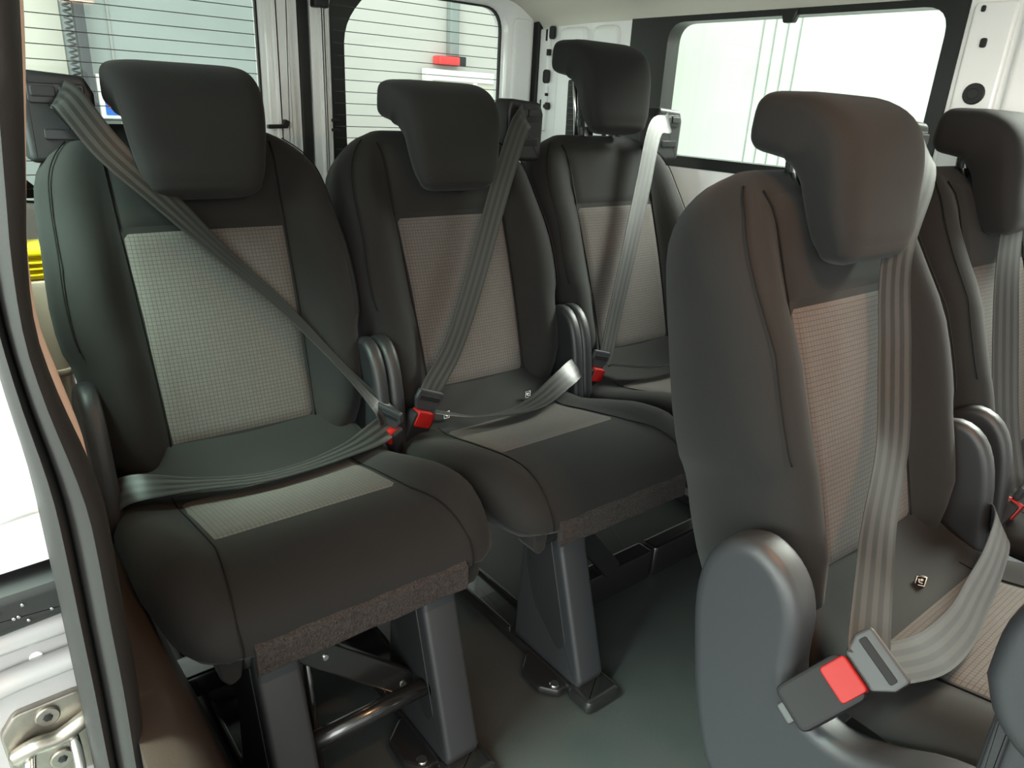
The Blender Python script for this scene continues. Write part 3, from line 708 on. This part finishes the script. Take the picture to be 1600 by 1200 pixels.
# rear row, nearest to the door: belt from its own left shoulder
seat((0, 0, 0), 'dark fabric seat nearest the door with a belt slanting from its left shoulder', -1, legs=.125, gx=.185,
     shoulder=([(-.185, .214, .962), (-.176, .178, .955), (-.137, .152, .888), (-.080, .128, .822), (-.003, .095, .730), (.087, .058, .630), (.165, .005, .525), (.222, -.035, .445), (.238, -.045, .418)],
               [(-.2, -1, .2), (-.2, -1, .4), (-.1, -1, .45), (.1, -1, .7), (.4, -.75, 1.2), (.6, -.5, 1.3), (.6, -.3, 1.2), (.2, -.6, 1), (-.3, -.9, .8)]),
     lap=([(.236, -.045, .408), (.205, -.055, .400), (.150, -.070, .392), (.058, -.088, .390), (-.03, -.090, .392), (-.125, -.066, .398), (-.205, -.035, .400), (-.238, -.02, .380), (-.245, -.01, .345)],
          [(-.4, -.8, .4), (-.3, -.7, .8), (-.1, -.1, 1), (0, .15, 1), (0, .15, 1), (0, 0, 1), (-.2, -.6, .8), (-.9, -.6, .3), (-1, -.3, 0)]),
     buck=((.243, -.030, .362), (-.15, -.25, 1), (-.9, -.4, 0)), group=GR)
X2, X3 = .5055, 1.0087
rs = [(.232, .214, .962), (.205, .182, .955), (.176, .168, .925), (.100, .126, .805), (-.001, .066, .630), (-.080, .022, .513), (-.150, -.010, .450), (-.176, -.026, .425)]
rn = [(.2, -1, .2), (.1, -1, .4), (0, -1, .5), (-.1, -1, .45), (0, -1, .4), (.1, -1, .4), (.2, -1, .5), (.3, -1, .5)]
seat((X2, 0, 0), 'dark fabric seat in the middle of the back row, with two white anchor tags', 1, legs=.105, leg_sides=(-1,), long_bar=(-.07, .245),
     shoulder=(rs, rn), lap=([(-.165, -.045, .410), (-.10, -.085, .400), (-.02, -.100, .396), (.06, -.092, .400), (.163, -.058, .418), (.235, -.028, .425), (.250, -.008, .380)],
     [(0, .3, 1), (0, .4, 1), (0, .25, 1), (0, -.1, 1), (0, -.5, 1), (.3, -1, .6), (1, -.4, .2)]),
     buck=((-.204, -.028, .372), (.45, -.10, 1), (.25, -1, .3)), tags=((.0905, -.022, .386), (-.1245, -.022, .386)), group=GR)
seat((X3, 0, 0), 'dark fabric seat by the far wall with its headrest pulled up on steel posts', 1, head_raise=.118, legs=.105, leg_sides=(1,), long_bar=(-.25, .07),
     shoulder=([(.232, .214, .962), (.190, .184, .955), (.135, .176, .940), (.062, .130, .808), (-.025, .075, .652), (-.107, .025, .510), (-.150, -.004, .440), (-.170, -.015, .415)], rn),
     lap=([(-.160, -.03, .412), (-.08, -.07, .404), (0, -.085, .400), (.08, -.08, .402), (.163, -.055, .412), (.235, -.028, .420), (.250, -.008, .380)],
     [(0, .5, 1), (0, .5, 1), (0, .5, 1), (0, .3, .9), (0, -.5, .8), (.3, -1, .4), (1, -.4, .2)]),
     buck=((-.212, -.012, .365), (.35, -.10, 1), (.25, -1, .3)), group=GR)
fs = [(.232, .214, .962), (.200, .182, .955), (.165, .160, .915), (.070, .130, .812), (.030, .085, .690), (-.030, .035, .590), (-.128, -.012, .520), (-.178, -.040, .480), (-.238, -.073, .444), (-.258, -.086, .432)]
fn_ = [(.2, -1, .2), (.1, -1, .4), (-.2, -1, .4), (-.5, -.9, .35), (-.6, -.8, .3), (-.6, -.8, .3), (-.6, -.8, .4), (-.6, -.7, .5), (-.6, -.6, .6), (-.6, -.6, .6)]
fl = ([(-.258, -.098, .430), (-.19, -.122, .428), (-.085, -.118, .415), (.02, -.100, .405), (.110, -.085, .412), (.200, -.062, .425), (.250, -.030, .41), (.265, -.010, .37)],
      [(0, -.4, 1), (-.1, -.5, 1), (-.1, -.7, .9), (-.1, -.8, .8), (-.1, -.9, .7), (0, -.9, .6), (.6, -1, .4), (1, -.4, .2)])
X4, Y4, X5 = .6137, -.8274, 1.180
seat((X4, Y4, 0), 'dark fabric seat in the right foreground with a large rounded side cover', 1, arm=True, legs=.105,
     shoulder=(fs, fn_), lap=fl, buck=((-.299, -.062, .386), (.50, -.42, .62), (-.70, -.20, .66)), tags=((.035, -.026, .377, -55),), group=GF)
fs5 = [(.22, .214, .962), (.12, .185, .955), (.02, .165, .915), (-.075, .118, .780), (-.120, .075, .660), (-.155, .025, .520), (-.185, -.015, .440), (-.200, -.030, .415)]
fn5 = fn_[:8]
seat((X5, Y4+.006, 0), 'dark fabric seat cut off by the right edge of the photo', 1, legs=.105,
     shoulder=(fs5, fn5), lap=fl, buck=((-.225, -.025, .368), (.45, -.30, 1), (.25, -1, .3)), group=GF)

# ------------------------------------------------------------------ tipped seat at the right edge of the door opening
ts = empty('tipped_seat', (.20, -1.055, 0)); tag(ts, 'edge of a tipped-up seat with rounded grey cover at the bottom right corner', 'seat')
oc = [(a_, b_+.03) for a_, b_ in [(.012, .560), (.010, .610), (-.008, .652), (-.045, .672), (-.09, .665), (-.125, .63), (-.13, .57), (-.10, .52), (-.04, .505), (-.005, .525)]]
plate_x('hinge_cover', [(v.x, v.y) for v in spline([(a, b_, 0) for a, b_ in oc+oc[:1]], 4)][:-1], .0, .045, .014, 'plastic_grey', ts, 4)
plate_x('side_panel', rounded_poly([(.000, .30), (.004, .56), (-.16, .60), (-.24, .30)], .012, 3), .045, .060, .004, 'plastic_grey', ts)
plate_x('panel_edge', rounded_poly([(-.004, .30), (.000, .55), (-.012, .552), (-.016, .30)], .002, 2), .036, .046, .002, 'plastic_black', ts)
plate_x('leg', rounded_poly([(-.04, .01), (-.04, .36), (-.12, .36), (-.14, .01)], .01, 3), .015, .055, .005, 'plastic_black', ts)
box('floor_rail', .0, .07, -.20, .02, .001, .02, 'metal_black', ts, .004)

# ------------------------------------------------------------------ dome lamp on the roof lining above the front row
dl = empty('dome_lamp', (.34, -1.08, 1.344)); tag(dl, 'small warm dome lamp on the roof lining above the front row', 'lamp')
plate_z('housing', rrect(-.09, .09, -.05, .05, .02), -.012, .01, .004, 'headliner', dl); plate_z('lens', rrect(-.07, .07, -.035, .035, .012), -.020, -.010, .004, 'dome_lens', dl)
pl = bpy.data.lights.new('dome_lamp_bulb', 'AREA'); pl.shape = 'RECTANGLE'; pl.size = .14; pl.size_y = .07; pl.energy = 4.4; pl.color = (1.0, .45, .20)
po = bpy.data.objects.new('bulb', pl); COL.objects.link(po); po.parent = dl; po.location = (0, 0, -.024)

# ------------------------------------------------------------------ the hall outside
def hall_box(name, *a): return tag(box(name, *a, None, .004), kind='structure')
hall_box('wall_hall_back', -3.0, 6.0, 4.0, 4.1, -.6, 3.6, 'hall_white')
hall_box('wall_hall_far', 2.6, 2.7, -4.0, 1.75, -.6, 1.62, 'hall_white')
tag(box('floor_hall', -6, 8, -6, 5, -.70, -.60, 'hall_ground', None, .004), kind='structure')
wf = bpy.data.objects['wall_hall_far']; wb = bpy.data.objects['wall_hall_back']
for y in (.905, .845, .785, .725):
    box('panel_seam', 2.594, 2.602, y-.003, y+.003, -.5, 1.6, 'hall_seam', wf, .001)
# grey-green panelled section of the back wall behind the left rear window
gp = box('wall_panel', -.9, 2.0, 3.93, 4.0, -.6, 3.4, 'hall_grey', wb, .004)
box('panel_seam', .636, .650, 3.920, 3.932, -.6, 3.4, 'hall_seam', gp, .001); box('panel_seam', -.9, 2.0, 3.922, 3.932, .55, .562, 'hall_seam', gp, .001)
box('door_panel', -.9, .40, 3.915, 3.932, .6, 3.4, 'board_grey', gp, .003)
tag(box('steel_post', .45, .505, 3.80, 3.86, -.6, 3.0, 'post_dark', None, .006), 'dark steel post outside the left rear window', 'post')
coil = [(.42+.018*math.cos(k*.9), 3.80+.018*math.sin(k*.9), 1.75-.0042*k) for k in range(190)]
tag(tube('coiled_cable', coil, .006, 'post_dark', None, 5), 'dark coiled cable hanging beside the steel post', 'cable')
cb_ = empty('control_box', (.575, 3.84, .90)); tag(cb_, 'small blue and white control box on the hall wall', 'control box')
box('casing', -.06, .16, -.02, .07, -.12, .12, 'white_print', cb_, .01); fp = box('front_plate', -.03, .15, -.03, -.015, -.10, .105, 'blue', cb_, .004)
disc('button', (.0, -.030, .03), (0, -1, 0), .022, .012, 'plastic_gloss', cb_, 14); disc('button', (.0, -.030, -.04), (0, -1, 0), .022, .012, 'red', cb_, 14); box('sticker', .05, .13, -.033, -.028, -.06, .06, 'green', cb_, .002)
tag(box('cable_duct', 3.00, 3.08, 3.935, 3.998, 1.30, 3.4, 'hall_grey', None, .006), 'grey vertical cable duct on the white hall wall', 'duct')
rl = empty('red_alarm_light', (2.99, 3.93, 1.265)); tag(rl, 'small red wall lamp under the cable duct', 'wall lamp')
box('lens', -.12, .07, -.05, .06, -.035, .03, 'red', rl, .012); box('base', .06, .13, -.04, .065, -.03, .035, 'plastic_black', rl, .006)
bd = empty('wall_board', (3.15, 3.93, .60)); tag(bd, 'pale framed board on the hall wall behind the middle headrest', 'board')
box('panel', -.33, .9, 0, .05, -.9, .52, 'board_grey', bd, .003); box('frame_rail', -.38, .95, -.02, .05, .52, .60, 'white_print', bd, .006); box('frame_stile', -.38, -.32, -.02, .05, -.9, .52, 'white_print', bd, .004); box('divider', .06, .10, -.015, .01, -.9, .52, 'white_print', bd, .003)
rb = empty('red_tool_cart', (1.93, 3.5, -.6)); tag(rb, 'red tool cart outside the right rear window', 'tool cart')
box('body', -.05, .35, -.2, .2, .12, 1.20, 'red', rb, .02); box('top_tray', -.07, .37, -.22, .22, 1.20, 1.235, 'post_dark', rb, .01)
for a in (0, .30):
    for c in (-.15, .15): disc('castor', (a, c-.01, .06), (0, 1, 0), .06, .03, 'rubber_black', rb, 16); box('castor_fork', a-.01, a+.01, c-.02, c+.02, .05, .125, 'steel', rb, .003)
